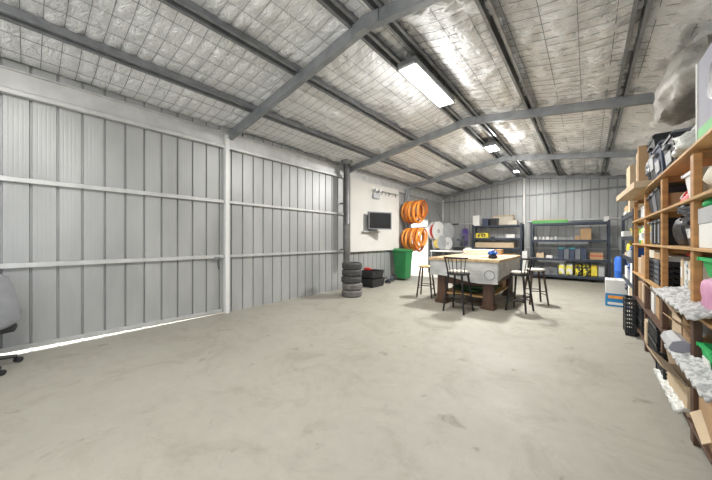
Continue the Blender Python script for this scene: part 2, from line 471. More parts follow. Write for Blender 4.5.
# ------------------------------------------------------------------ plasterboard with TV etc
tag(MB().box((XL+.085, 7.09, 2.055), (.03, 2.58, 2.09)).build('lining_board', 'plaster', bevel=.003), 'large white lining board on left wall behind the television', 'board')
tv = thing('television', 'small flat black television on bracket on the white board', 'television', (XL+.125, 6.78, 1.93), 0)
Rz = Matrix.Rotation(math.radians(-24), 4, 'Z')
def tvp(mb, nm, m_, par=tv, bevel=0): 
    mb.xf(Matrix.Translation((.26, .03, 0)) @ Rz); return mb.build(nm, m_, par, bevel=bevel)
body = tvp(MB().box((0, 0, 0), (.055, .80, .52)), 'body', 'black_plastic', bevel=.008)
fr = MB(); 
fr.box((.032, 0, .245), (.012, .80, .03)).box((.032, 0, -.245), (.012, .80, .03)).box((.032, -.385, 0), (.012, .03, .46)).box((.032, .385, 0), (.012, .03, .46))
tvp(fr, 'bezel', 'grey_plastic')
tvp(MB().box((.031, 0, 0), (.006, .74, .46)), 'screen', 'screen')
MB().box((.006, -.03, 0), (.012, .20, .24)).build('wall_plate', 'grey_plastic', tv, bevel=.002)
MB().bar((.01, 0, .02), (.24, .03, .02), .05, .06).build('bracket_arm', 'grey_plastic', tv)
t = thing('wall_plate', 'pale grey flat panel on the white board behind the television', 'panel', (XL+.10, 6.58, 1.60))
MB().box((.01, 0, .25), (.02, .42, .50)).build('panel', 'grey_white', t, bevel=.004)
MB().box((.05, .12, -.0), (.10, .80, .035)).build('ledge', 'grey_white', t, bevel=.004)
t = thing('emergency_light', 'white twin spot emergency light high on the white board', 'lamp', (XL+.10, 6.98, 2.72))
MB().box((.035, 0, 0), (.07, .34, .16)).build('housing', 'grey_white', t, bevel=.01)
for s in (-1, 1):
    h = MB().lathe([(.03, -.04), (.055, .03), (.055, .05), (.0, .05)], 14, axis='X'); h.xf(Matrix.Translation((.08, s*.10, .17)))
    sh = h.build('spot_head', 'grey_white', t, smooth=True)
    MB().lathe([(.0, .0), (.045, .0), (.04, .008), (0, .012)], 14, axis='X', c=(.131, s*.10, .17)).build('lens', 'white_plastic', sh, smooth=True)
    MB().tube([(.04, s*.10, .07), (.06, s*.10, .16)], .012, 6).build('neck', 'galv_dark', t)
t = thing('hook_rail', 'steel rail with small hanging clips at top of white board', 'rail', (XL+.10, 7.50, 2.90))
MB().tube([(.06, -.35, 0), (.06, .75, 0)], .012, 8).build('rail', 'galv_dark', t)
for k in range(3): MB().tube([(.0, -.3+k*.45, .0), (.06, -.3+k*.45, 0)], .01, 6).build('bracket', 'galv_dark', t)
for k in range(5):
    MB().tube([(.06, -.25+k*.2, 0), (.08, -.25+k*.2, -.06), (.06, -.25+k*.2, -.11), (.04, -.24+k*.2, -.08)], .009, 6).build('clip', 'chrome' if k % 2 else 'steel_dark', t)

# flue pipe
t = thing('flue_pipe', 'tall dark round flue pipe rising to the roof behind the tyres', 'pipe', (-4.93, 5.48, .74))
rt = roof(-4.93)-.02-.74
MB().lathe([(.04, 0), (.07, .02), (.085, .06), (.085, 1.0)], 20).build('lower_pipe', 'flue_low', t, smooth=True)
MB().lathe([(.092, 1.0), (.092, 1.04), (.086, 1.05), (.086, rt)], 20).build('upper_pipe', 'flue', t, smooth=True)
MB().lathe([(.09, rt-.10), (.16, rt-.02), (.16, rt)], 20).build('flashing', 'galv_dark', t, smooth=True)
for z in (.35, 1.6):
    MB().bar((-.24, 0, z), (-.08, 0, z), .03, .04).build('wall_bracket', 'galv_dark', t)

# stack of tyres
def tyre(m_):
    R, r, w_ = .245, .15, .162
    prof = [(r, .02), (r+.012, .004), (R-.035, 0), (R-.008, .02), (R, .04), (R, .062), (R-.010, .065), (R-.010, .074), (R, .077), (R, .088), (R-.010, .091), (R-.010, .1), (R, .103), (R, w_-.04), (R-.008, w_-.02), (R-.035, w_-.002), (r+.012, w_-.006), (r, w_-.02), (r+.03, w_-.04), (R-.03, .09), (r+.03, .04)]
    return MB().lathe(prof, 40, closed=True).build('tyre', m_, smooth=True)
TN = ['bottom', 'second from bottom', 'middle', 'second from top', 'top']
for k in range(5):
    o = tyre('rubber_worn' if k in (0, 1) else 'rubber'); o.location = (-4.36+[0, .008, -.01, .006, 0][k], 5.03+[0, .01, -.006, .0, .008][k], k*.163)
    o.rotation_euler.z = k*1.1
    tag(o, ('worn dusty grey' if k < 2 else 'black')+' tyre, '+TN[k]+' of the stack below the flue pipe', 'tyre', 'stacked tyres')

# ------------------------------------------------------------------ generic containers
def tub(name, label, cat, loc, d, m_, lid=None, rim=True, handle=True, rotz=0, taper=.86, group=None, lab=None):
    t = thing(name, label, cat, loc, rotz, group); sx, sy, h = d
    MB().shell((sx*taper, sy*taper), (sx, sy), h, .006).build('body', m_, t, bevel=0)
    if rim:
        rb = MB()
        for s in (-1, 1):
            rb.box((s*(sx/2), 0, h-.012), (.018, sy+.03, .022)); rb.box((0, s*(sy/2), h-.012), (sx+.03, .018, .022))
        rb.build('rim', m_, t)
    if lid:
        ld_ = MB().frustum((0, 0, h+.001), (sx+.03, sy+.03), (sx-.02, sy-.02), .028).build('lid', lid, t, bevel=.004)
        if sx > .3: MB().tube([(0, -.06, h+.03), (0, -.05, h+.05), (0, .05, h+.05), (0, .06, h+.03)], .007, 6).build('lid_handle', lid, ld_)
    if handle:
        for s in (-1, 1):
            MB().box((s*(sx*.5+.012), 0, h*.78), (.03, sy*.35, .03)).build('handle', lid or m_, t, bevel=.006)
    if lab:
        MB().box((-(sx*(1+taper)/4+.008), 0, h*.45), (.006, sy*.5, h*.32), Matrix.Rotation(-math.atan2(sx*(1-taper)/2, h), 3, 'Y')).build('paper_label', lab, t)
    return t
def cbox(label, loc, d, m_='cardboard', rotz=0, flaps=False, tape=True, band=None, bandz=(.3, .6), name='cardboard_box', cat='box', group=None):
    if not rotz: rotz = random.uniform(-.05, .05)
    t = thing(name, label, cat, loc, rotz, group); sx, sy, h = d
    if flaps:
        MB().shell((sx, sy), (sx, sy), h, .006).build('body', m_, t)
        for s in (-1, 1):
            a = random.uniform(25, 60)
            f = MB().box((0, 0, sx*.2), (.005, sy-.01, sx*.4)); f.xf(Matrix.Translation((s*(sx/2-.003), 0, h-.002)) @ Matrix.Rotation(math.radians(s*a), 4, 'Y')); f.build('flap', m_, t)
            f = MB().box((0, 0, sx*.17), (sx-.02, .005, sx*.34)); f.xf(Matrix.Translation((0, s*(sy/2-.003), h-.002)) @ Matrix.Rotation(math.radians(-s*(a+15)), 4, 'X')); f.build('flap', m_, t)
    else:
        MB().box((0, 0, h/2), (sx, sy, h)).build('body', m_, t, bevel=.003)
        if tape: MB().box((0, 0, h+.0008), (.05, sy+.001, .0016)).build('tape', 'tape', t)
    if band:
        z = h*(bandz[0]+bandz[1])/2
        MB().box((0, 0, z), (sx+.003, sy+.003, h*(bandz[1]-bandz[0]))).build('printed_band', band, t)
    return t
def sack(label, loc, d, m_, rotz=0, seed=0, amp=.25, name='plastic_bag', cat='bag', boxy=.5, tie=None, n=12):
    t = thing(name, label, cat, loc, rotz)
    MB().blob(d, n, amp, seed, 2., boxy=boxy).build('sack', m_, t, smooth=True).data.set_sharp_from_angle(angle=PI)
    if tie: MB().tube([(0, 0, d[2]*.88), (.01, .02, d[2]*.98), (-.02, .03, d[2]*1.06)], [.03, .018, .03], 7).build('neck', tie, t, smooth=True)
    return t
def crate(label, loc, d, m_, rotz=0, name='plastic_crate', group=None, rows=5):
    t = thing(name, label, 'crate', loc, rotz, group); sx, sy, h = d
    mb = MB().box((0, 0, .006), (sx*.94, sy*.94, .012))
    for s in (-1, 1):
        for k in range(rows):
            z = h*(k+.5)/rows
            mb.box((s*(sx/2-.005), 0, z), (.008, sy, h/rows*.45)); mb.box((0, s*(sy/2-.005), z), (sx, .008, h/rows*.45))
        nn = max(4, int(sy/.05))
        for k in range(nn+1): mb.box((s*(sx/2-.005), -sy/2+sy*k/nn, h/2), (.010, .010, h))
        nn = max(4, int(sx/.05))
        for k in range(nn+1): mb.box((-sx/2+sx*k/nn, s*(sy/2-.005), h/2), (.010, .010, h))
    mb.build('basket', m_, t)
    rb = MB()
    for s in (-1, 1): rb.box((s*sx/2, 0, h-.01), (.022, sy+.02, .02)).box((0, s*sy/2, h-.01), (sx+.02, .022, .02))
    rb.build('rim', m_, t); return t
def bottle(label, loc, r, h, m_, cap='white_plastic', lab='label_mix', group=None, name='bottle'):
    t = thing(name, label, 'bottle', loc, random.random(), group)
    MB().lathe([(r*.9, 0), (r, .01), (r, h*.68), (r*.8, h*.78), (r*.35, h*.86), (r*.32, h*.92)], 16).build('body', m_, t, smooth=True)
    MB().lathe([(r*.40, h*.90), (r*.40, h), (0, h)], 12).build('cap', cap, t, smooth=True)
    if lab: MB().lathe([(r+.0015, h*.18), (r+.0015, h*.58)], 16).build('wrapped_label', lab, t, smooth=True)
    return t
def tin(label, loc, r, h, m_, lid='chrome', group=None):
    t = thing('paint_tin', label, 'tin', loc, random.random(), group)
    MB().lathe([(r, 0), (r+.004, .003), (r, .01), (r, h-.012), (r+.005, h-.008), (r+.005, h-.002), (r*.98, h)], 20).build('body', m_, t, smooth=True)
    MB().lathe([(r*.86, h-.0), (r*.88, h+.005), (r*.6, h+.006), (0, h+.004)], 20).build('lid', lid, t, smooth=True)
    MB().tube([(r*math.cos(a), .006+r*1.02*0, h*.8-.0-.5*r*math.sin(a)) if False else (r*1.05*math.cos(a), r*.4*math.sin(a)*0-.0, h*.85-r*.6*math.sin(a)) for a in [PI*k/8 for k in range(9)]], .0025, 5).build('handle', 'chrome', t)
    return t
def binder(label, loc, d, m_, group=None, rotz=0):
    t = thing('box_file', label, 'file', loc, rotz, group); sx, sy, h = d
    MB().box((0, 0, h/2), (sx, sy, h)).build('body', m_, t, bevel=.004)
    MB().box((-sx/2-.001, 0, h*.62), (.002, sy*.6, h*.3)).build('spine_label', 'paper_white', t)
    MB().lathe([(.012, 0), (.014, .002), (.014, .004), (.006, .004)], 12, axis='X', c=(-sx/2-.005, 0, h*.2)).build('finger_hole', 'chrome', t)
    return t

# black crates by the wall
tub('storage_tub', 'lower black tub against left wall between tyres and green bin', 'tub', (-4.85, 6.50, 0), (.50, .62, .24), 'black_plastic', handle=False)
t = tub('storage_tub', 'upper open black tub with red tool, stacked beside the tyres', 'tub', (-4.85, 6.50, .245), (.46, .58, .22), 'black_plastic')
t = thing('drill', 'red hand tool lying across the open black tub', 'tool', (-4.85, 6.30, .47))
MB().lathe([(.03, -.12), (.045, -.1), (.045, .06), (.02, .1), (.01, .18)], 12, axis='X', c=(0, 0, .045)).build('body', 'red', t, smooth=True)
MB().bar((-.04, 0, .02), (-.07, 0, -.10), .05, .035).build('grip', 'black_plastic', t, bevel=.006)

# wheelie bin
t = thing('wheelie_bin', 'dark green wheelie bin with closed lid beside the white board', 'bin', (-4.80, 8.18, 0), math.radians(0)); t.scale = (.84, .84, 1)
b = MB().frustum((0, 0, .06), (.44, .46), (.58, .57), .90); b.build('body', 'green_bin', t, bevel=.02)
r = MB().box((0, 0, .955), (.62, .61, .05)); r.build('rim', 'green_bin', t, bevel=.015)
lid = MB().add([(-.33, -.32, .98), (.33, -.32, .98), (.33, .32, .98), (-.33, .32, .98), (-.26, -.26, 1.07), (.28, -.27, 1.03), (.28, .27, 1.03), (-.26, .26, 1.07)], [(0,3,2,1),(4,5,6,7),(0,1,5,4),(1,2,6,5),(2,3,7,6),(3,0,4,7)])
lid.build('lid', 'green_bin', t, bevel=.012)
for s in (-1, 1):
    w = MB().lathe([(.03, -.02), (.095, -.02), (.1, -.012), (.1, .012), (.095, .02), (.03, .02)], 20, axis='Y', c=(-.22, s*.25, .10)); w.build('wheel', 'rubber', t, smooth=True); MB().lathe([(.0, -.022), (.035, -.022), (.035, .022), (0, .022)], 14, axis='Y', c=(-.22, s*.25, .10)).build('hub', 'grey_plastic', C.objects[-1], smooth=True)
MB().tube([(-.22, -.25, .10), (-.22, .25, .10)], .012, 8).build('axle', 'galv_dark', t)
MB().tube([(-.33, -.26, .98), (-.37, -.24, .97), (-.37, .24, .97), (-.33, .26, .98)], .014, 8).build('handle', 'green_bin', t, smooth=True)
t = thing('bottle_jack', 'low black trolley jack on floor between tubs and green bin', 'jack', (-4.85, 7.45, 0), .3)
MB().box((0, 0, .07), (.12, .52, .06)).build('frame', 'steel_dark', t, bevel=.01)
for s in (-1, 1):
    for q in (-1, 1): MB().lathe([(.01, -.015), (.04, -.015), (.04, .015), (.01, .015)], 14, axis='X', c=(s*.07, q*.2, .04)).build('wheel', 'rubber', t, smooth=True)
MB().tube([(0, -.22, .10), (0, -.42, .22)], .014, 8).build('handle', 'steel_dark', t)
MB().lathe([(.04, .09), (.04, .15), (.055, .155), (.055, .17), (0, .17)], 14, c=(0, .2, 0)).build('saddle', 'galv_dark', t, smooth=True)

# ------------------------------------------------------------------ orange coils on hanger arms
def coil_mesh(R, r, turns, seed):
    rd = random.Random(seed); mb = MB()
    for k in range(turns):
        a0 = 2*PI*k/turns; ro = R+.030*math.cos(a0)*(.5+.5*(k%2))+rd.uniform(-.006, .006); xo = .024*math.sin(a0)
        ex, ez = rd.uniform(-.012, .012), rd.uniform(-.012, .012)
        mb.tube([(xo+.008*math.sin(3*a+seed), (ro)*math.cos(a)+ex, ro*math.sin(a)*1.04+ez) for a in [2*PI*j/28 for j in range(28)]], r, 6, closed=True)
    for q in range(3):                     # tie wraps
        a = 2.1*q+seed; c = Vector((0, R*math.cos(a), R*1.04*math.sin(a))); u = Vector((0, math.cos(a), math.sin(a)))
        mb.tube([c+u*.036*math.cos(b_)+Vector((1, 0, 0))*.030*math.sin(b_) for b_ in [2*PI*j/10 for j in range(10)]], .006, 4, closed=True)
    return mb
t = thing('hose_hanger', 'steel hanger frame with two arms carrying the orange coils', 'hanger', (XL+.12, 9.02-.14, 0))
MB().box((0, 0, 1.6), (.06, .05, 3.18)).build('upright', 'galv', t, bevel=.004)
for z in (1.77, 2.73):
    MB().tube([(.0, 0, z), (.80, 0, z+.02), (.83, 0, z+.07)], .016, 8).build('arm', 'galv_dark', t, smooth=True)
    MB().bar((.02, 0, z-.22), (.30, 0, z), .02, .02).build('brace', 'galv_dark', t)
protos = [coil_mesh(.37, .012, 13, s).build('hose_coil', 'orange' if s != 2 else 'orange_deep', smooth=True) for s in range(3)]
used = [False]*3
for row, (z, nm, n) in enumerate(((2.75, 'upper', 8), (1.79, 'lower', 8))):
    for k in range(n):
        s = (k*2+row) % 3; o = protos[s]
        if used[s]: o = o.copy(); C.objects.link(o)
        used[s] = True
        sc_ = [.95, 1.03, .90, 1., .94, 1.02, .86, .78][k]*(1. if row else .95)
        o.location = (XL+.20+.082*k, 9.02-.14+random.uniform(-.025, .025), z-.37*1.04*sc_-.024*sc_-.015)
        o.scale = (1, sc_, sc_); o.rotation_euler = (random.uniform(-.2, .2), random.uniform(-.09, .09), random.uniform(-.22, .22))
        tag(o, 'orange hose coil, '+ORD[k]+' out from the wall on the '+nm+' arm', 'hose', 'orange hose coils on the hanger')

# reels in the far left corner
def reel(label, loc, R, w_, flange, winding, rot, hang=None):
    t = thing('cable_reel', label, 'reel', loc); t.rotation_euler = rot
    for s in (-1, 1):
        mb = MB().lathe([(R*.22, -.006), (R, -.006), (R*1.01, 0), (R, .006), (R*.22, .006)], 32, axis='X', c=(s*w_/2, 0, 0), closed=True)
        mb.build('flange', flange, t, smooth=True)
    MB().lathe([(R*.22, -w_/2), (R*.22, w_/2)], 20, axis='X').build('core', 'grey_white', t, smooth=True)
    n = 7; prof = [(R*.24, -w_/2+.01)]
    for k in range(n):
        x = -w_/2+.01+(w_-.02)*(k+.5)/n; prof += [(R*.72, x-(w_-.02)/n*.4), (R*.76, x), (R*.72, x+(w_-.02)/n*.4)]
    prof += [(R*.24, w_/2-.01)]
    MB().lathe(prof, 28, axis='X').build('winding', winding, t, smooth=True)
    return t
reel('white reel with red cable hanging in the far left corner', (-4.83, 10.95, 1.72), .40, .22, 'white_plastic', 'red', (0, 0, -.25))
reel('grey and white reel hanging right of the red wound reel', (-4.62, 11.55, 1.72), .36, .18, 'grey_white', 'paper_white', (0, 0, -.35))
t = thing('reel_hook', 'thin steel hanger bracket holding the two hanging reels', 'bracket', (XL+.02, 11.2, 2.45))
MB().tube([(.02, -.5, .2), (.40, -.25, -.72), (.58, .35, -.72), (.02, .5, .2)], .01, 6).build('rod', 'galv_dark', t)
reel('yellow rope reel standing on the white corner bench', (-4.72, 10.98, .93+.30), .30, .26, 'grey_white', 'rope_yellow', (0, 0, -.2))
reel('pale reel standing on the white corner bench beside the yellow rope reel', (-4.60, 11.45, .93+.27), .27, .14, 'white_plastic', 'cream', (0, 0, -.4))
# corner bench
t = thing('side_bench', 'white topped bench in the far left corner behind the big table', 'bench', (-4.30, 11.35, 0))
MB().box((0, 0, .905), (1.30, 1.50, .045)).build('benchtop', 'paper_white', t, bevel=.005)
for sx in (-1, 1):
    for sy in (-1, 1): MB().box((sx*.6, sy*.7, .44), (.05, .05, .885)).build('leg', 'galv', t)
MB().box((0, 0, .25), (1.2, 1.4, .03)).build('shelf', 'grey_white', t)
# fan on bench
t = thing('workshop_fan', 'round dark wire cage fan standing on the corner bench', 'fan', (-4.05, 11.75, .9275), math.radians(20))
MB().lathe([(.15, 0), (.15, .015), (.05, .03), (.03, .08), (0, .08)], 20).build('base', 'black_plastic', t, smooth=True)
cage = MB()
for rr in (.30, .24, .18, .12, .06): 
    for yy in (-.06, .06): cage.tube([(rr*math.cos(a), yy*(1-.0*rr), .38+rr*math.sin(a)) for a in [2*PI*k/28 for k in range(28)]], .005 if rr < .3 else .010, 5, closed=True)
for k in range(16):
    a = 2*PI*k/16; cage.tube([(0.02*math.cos(a), -.07, .38+.02*math.sin(a)), (.3*math.cos(a), -.06, .38+.3*math.sin(a)), (.3*math.cos(a), .06, .38+.3*math.sin(a))], .004, 4)
cage.build('cage', 'galv_dark', t, smooth=True)
for k in range(4):
    a = 2*PI*k/4+.3; b = MB().box((.13, 0, 0), (.18, .01, .09), Matrix.Rotation(.5, 3, 'X')); b.xf(Matrix.Translation((0, 0, .38)) @ Matrix.Rotation(a, 4, 'Y')); b.build('blade', 'steel_dark', t)
MB().lathe([(.0, -.05), (.06, -.04), (.06, .12), (.0, .14)], 16, axis='Y', c=(0, 0, .38)).build('motor', 'black_plastic', t, smooth=True)
MB().tube([(0, .13, .36), (0, .12, .06), (0, 0, .06)], .015, 8).build('stem', 'black_plastic', t, smooth=True)
tub('storage_tub', 'low black tub on the corner bench in front of the fan', 'tub', (-4.02, 11.28, .9275), (.40, .30, .13), 'black_plastic', handle=False)
cbox('white carton on the corner bench below the purple rope', (-3.83, 11.72, .9275), (.30, .34, .12), 'paper_white')
# purple rope hank on wall
t = thing('rope_hank', 'purple rope hank hanging on the back wall beside the rack', 'rope', (-4.11, YB-.07, 1.86))
mb = MB(); rd = random.Random(3)
for k in range(12):
    a = rd.uniform(-.07, .07); b_ = rd.uniform(.06, .12)
    mb.tube([(a+b_*math.sin(u)*(.55+.45*abs(math.cos(u))), -.03-.012*(k % 4), -.38+.36*math.cos(u)) for u in [2*PI*j/22 for j in range(22)]], .012, 5, closed=True)
mb.build('strands', 'purple', t, smooth=True)
MB().tube([(-.10, -.05, -.36), (0, -.10, -.37), (.10, -.05, -.36), (.0, -.012, -.37)], .02, 6, closed=True).build('binding', 'purple', t, smooth=True)
MB().tube([(0, .02, .02), (0, -.06, .0), (0, -.07, .03)], .008, 6).build('hook', 'galv_dark', t)
tag(MB().bar((-5.0, YB-.09, 2.06), (-4.4, YB-.09, 2.06), .05, .04).build('wall_shelf', 'wood_dark', bevel=.003), 'short dark bar fixed across the far left corner wall', 'rail')

# ------------------------------------------------------------------ steel racks
def steel_rack(label, loc, L_, D_, H_, levels, rotz=0, board='steel_board', m_='steel_dark'):
    t = thing('steel_rack', label, 'shelving', loc, rotz)
    for sx in (-1, 1):
        for sy in (-1, 1):
            MB().box((sx*(L_/2-.03), sy*(D_/2-.025), H_/2), (.06, .05, H_)).build('upright', m_, t, bevel=.004)
        MB().bar((sx*(L_/2-.03), -D_/2+.03, .3), (sx*(L_/2-.03), D_/2-.03, .9), .02, .02).build('side_brace', m_, t)
        MB().bar((sx*(L_/2-.03), D_/2-.03, .9), (sx*(L_/2-.03), -D_/2+.03, 1.5), .02, .02).build('side_brace', m_, t)
    for z in levels:
        for sy in (-1, 1): MB().box((0, sy*(D_/2-.02), z-.04), (L_-.06, .035, .07)).build('beam', m_, t, bevel=.003)
        MB().box((0, 0, z-.008), (L_-.07, D_-.04, .016)).build('shelf', board, t)
    return t
steel_rack('wide dark steel rack on back wall right of the centre post', (-.525, 11.80, 0), 2.10, .60, 1.97, (.17, .73, 1.36, 1.93))
steel_rack('narrower dark steel rack on the back wall behind the big table', (-2.76, 12.0, 0), 1.78, .50, 1.97, (.17, .60, 1.05, 1.43, 1.93))
# wide rack contents
t = thing('green_board', 'long green board lying on top of the wide back rack', 'board', (-1.02, 11.72, 1.93))
MB().box((0, 0, .05), (1.02, .30, .10)).build('plank', 'green_board', t, bevel=.004); MB().box((0, 0, .115), (1.0, .26, .03)).build('timber_edge', 'cardboard_pale', t)
tag(MB().tube([(-.45, 11.62, 1.955), (.36, 11.62, 1.955)], .022, 10).build('steel_tube', 'galv_dark', smooth=True), 'grey tube lying on the wide rack right of green board', 'pipe')
cbox('small pale box on the top right corner of the wide rack', (.44, 11.66, 1.93), (.12, .18, .16), 'paper_white')
cbox('brown upright carton on upper shelf of the wide back rack', (-.06, 11.72, 1.36), (.27, .34, .36))
cbox('small brown carton beside the tall carton on wide back rack', (-.27, 11.68, 1.36), (.12, .26, .13))
for k in range(6):
    x = -1.42+k*.115
    (bottle if k % 3 else lambda *a, **q: cbox(a[0], a[1], (.08, .14, .10), 'paper_white'))('small white container, '+ORD[k]+' from left on wide rack upper shelf', (x, 11.60+.03*(k % 2), 1.36), .03, .10+.02*(k % 2), 'white_plastic')
for k in range(5):
    t = tub('storage_tub', 'slim dark blue tub with teal lid, '+ORD[k]+' from left on middle shelf', 'tub', (-.70+k*.148, 11.70, .73), (.135, .34, .33), 'navy_plastic' if k % 2 == 0 else 'grey_plastic', lid='teal' if k in (0, 2) else 'navy_plastic', handle=False, rim=False, taper=.92, group='slim tubs on the wide back rack')
cbox('brown carton right of the slim tubs on wide back rack', (.20, 11.68, .73), (.32, .34, .22), band='red', bandz=(.45, .6))
cbox('brown carton at left end of wide rack middle shelf', (-1.28, 11.68, .73), (.22, .3, .17), 'cardboard_pale')
t = thing('jerry_can', 'white jerry can on floor left of the wide back rack', 'can', (-1.68, 11.6, 0))
cbox('white tall carton beside the back wall centre post', (-1.74, 11.60, .0), (.16, .22, .95), 'paper_white')
bpy.data.objects.remove(t)
cbox('white small carton on wide rack middle shelf, left of the slim tubs', (-1.02, 11.64, .73), (.18, .22, .09), 'paper_white')
xs = [(-.68, .19, 'bag_pale', 'yellow and white'), (-.47, .20, 'bag_pale', 'pale printed'), (-.24, .19, 'bag_print', 'black and yellow left-hand'), (-.04, .19, 'bag_print', 'black and yellow right-hand'), (.15, .17, 'yellow', 'plain yellow'), (.33, .17, 'grey_white', 'pale grey')]
for x, w_, m_, nm in xs:
    t = thing('cement_bag', nm+' packed bag on bottom shelf of wide rack', 'bag', (x, 11.72, .17), 0, 'bags on the bottom shelf of the wide rack')
    MB().blob((w_*1.08, .40, .37), 10, .03, x*9, 2, boxy=.85).build('sack', m_, t, smooth=True)
    MB().box((0, 0, .355), (w_*.8, .03, .05)).build('folded_end', m_, t, bevel=.004)
for k, x in enumerate((-1.36, -1.12, -.90)):
    crate('grey wire crate, '+ORD[k]+' from left on bottom shelf of wide rack', (x, 11.72, .17), (.20, .36, .24), 'galv_dark', group='grey crates on the bottom shelf')
# narrow rack contents
cbox('tall white carton on top left of the narrower back rack', (-3.50, 11.95, 1.93), (.26, .30, .42), 'paper_white')
tub('storage_tub', 'blue grey tub on top of the narrower back rack, left one', 'tub', (-3.15, 11.95, 1.93), (.22, .34, .26), 'navy_plastic', lid='grey_plastic')
tub('storage_tub', 'black tub on top of the narrower back rack, right of blue grey tub', 'tub', (-2.84, 11.90, 1.93), (.26, .34, .25), 'black_plastic', lid='grey_plastic')
t = thing('picture_frame', 'pale framed board leaning on back wall above the narrower rack', 'frame', (-2.60, 12.18, 1.93))
mb = MB()
for a, b in (((0, 0, .02), (.80, .03, .05)), ((0, 0, .38), (.80, .03, .05)), ((-.38, 0, .2), (.05, .03, .40)), ((.38, 0, .2), (.05, .03, .40))): mb.box(a, b)
mb.build('frame', 'cardboard_pale', t); MB().box((0, .005, .2), (.74, .012, .34)).build('panel', 'cream', t)
cbox('small cream carton on top right of the narrower back rack', (-2.18, 11.90, 1.93), (.30, .26, .16), 'cream')
t = thing('tool_case', 'yellow and black tool case on the narrower rack upper shelf', 'case', (-3.28, 11.92, 1.43))
MB().box((0, 0, .10), (.46, .28, .20)).build('shell', 'yellow', t, bevel=.012); MB().box((0, -.143, .10), (.30, .006, .12)).build('front_panel', 'bag_print', t)
MB().tube([(-.08, -.15, .17), (-.08, -.19, .17), (.08, -.19, .17), (.08, -.15, .17)], .01, 6).build('handle', 'black_plastic', t)
t = thing('hand_saw', 'dark long tool beside yellow case on the narrower rack', 'tool', (-2.78, 11.88, 1.43))
MB().box((-.12, 0, .03), (.16, .06, .06)).build('handle', 'black_plastic', t, bevel=.01); MB().box((.14, 0, .03), (.40, .004, .05)).build('blade', 'galv', t)
cbox('pale carton on narrower rack upper shelf right side', (-2.25, 11.92, 1.43), (.30, .28, .14), 'paper_white')
t = cbox('long beige carton filling the middle of the narrower rack', (-2.83, 11.93, 1.05), (1.40, .34, .20), 'cardboard_pale', tape=False)
cbox('long white carton below the beige one on the narrower rack', (-3.05, 11.93, .60), (1.0, .34, .24), 'paper_white', tape=False)
cbox('short beige carton right of the long white carton', (-2.25, 11.93, .60), (.42, .34, .22), 'cardboard')
tub('storage_tub', 'black tub on the bottom shelf of the narrower rack', 'tub', (-2.4, 11.93, .17), (.5, .38, .26), 'black_plastic')

# right hand steel rack beyond the timber rack
RX = .85
steel_rack('dark steel rack beyond the timber rack at the right wall', (RX, 7.25, 0), 1.95, .60, 1.86, (.20, .62, 1.05, 1.42, 1.83), rotz=PI/2)
cbox('closed carton on top of the right steel rack, near end', (.76, 6.80, 1.83), (.42, .50, .34), 'cardboard_pale')
sack('brown paper sack on the far top of right steel rack', (.74, 7.85, 1.83), (.36, .5, .24), 'cardboard', seed=3, name='paper_sack')
cbox('white flat cartons sheet under the paper sack', (.74, 7.25, 1.83), (.42, .60, .05), 'paper_white', tape=False)
cbox('flat white carton on second level of right steel rack', (.72, 7.6, 1.42), (.40, .5, .10), 'paper_white')
tub('storage_tub', 'small yellow tub on the second level of right steel rack', 'tub', (.70, 7.0, 1.42), (.2, .2, .14), 'yellow', handle=False)
bz = [(.20, .36, 'paper_white'), (.62, .38, 'paper_white'), (1.05, .26, 'grey_white')]
for k, (z, h, m_) in enumerate(bz):
    for q, y in enumerate((6.55, 6.98, 7.41)):
        nm = ['lowest', 'middle', 'third'][k]; pn = ['near end', 'centre', 'far end'][q]
        if (k+q) % 3 == 2: tub('storage_tub', 'dark blue tub on '+nm+' level of right steel rack, '+pn, 'tub', (.76, y, z), (.38, .36, h-.08), 'blue' if k else 'black_plastic', lid='navy_plastic')
        else: cbox('white carton on '+nm+' level of right steel rack, '+pn, (.76, y, z), (.40, .38, h-.05*(q+k)), m_ if (q+k) % 2 else 'cardboard_pale')
bottle('yellow squeeze bottle at far end of right steel rack', (.66, 7.86, 1.05), .06, .28, 'yellow', 'yellow', None)
t = thing('plastic_drum', 'tall blue plastic drum standing past the right steel rack', 'drum', (.56, 8.62, 0))
MB().lathe([(.09, 0), (.10, .02), (.10, .28), (.107, .30), (.107, .32), (.10, .34), (.10, .62), (.107, .64), (.107, .66), (.10, .68), (.10, .92), (.08, .97), (.0, .98)], 24, c=(0, 0, 0)).build('body', 'blue', t, smooth=True)
MB().lathe([(.03, .965), (.03, 1.), (0, 1.)], 12, c=(.03, 0, 0)).build('bung', 'black_plastic', t, smooth=True)
t = cbox('white and blue printed carton on the floor before right rack', (.44, 7.83, 0), (.32, .46, .54), 'paper_white', band='blue_print', bandz=(.02, .50), flaps=False)
MB().box((0, -.233, .20), (.24, .004, .06)).build('orange_stripe', 'orange', t); MB().box((-.163, 0, .20), (.004, .36, .06)).build('orange_stripe', 'orange', t)
MB().box((0, -.233, .07), (.26, .004, .05)).build('white_lettering', 'paper_white', t)

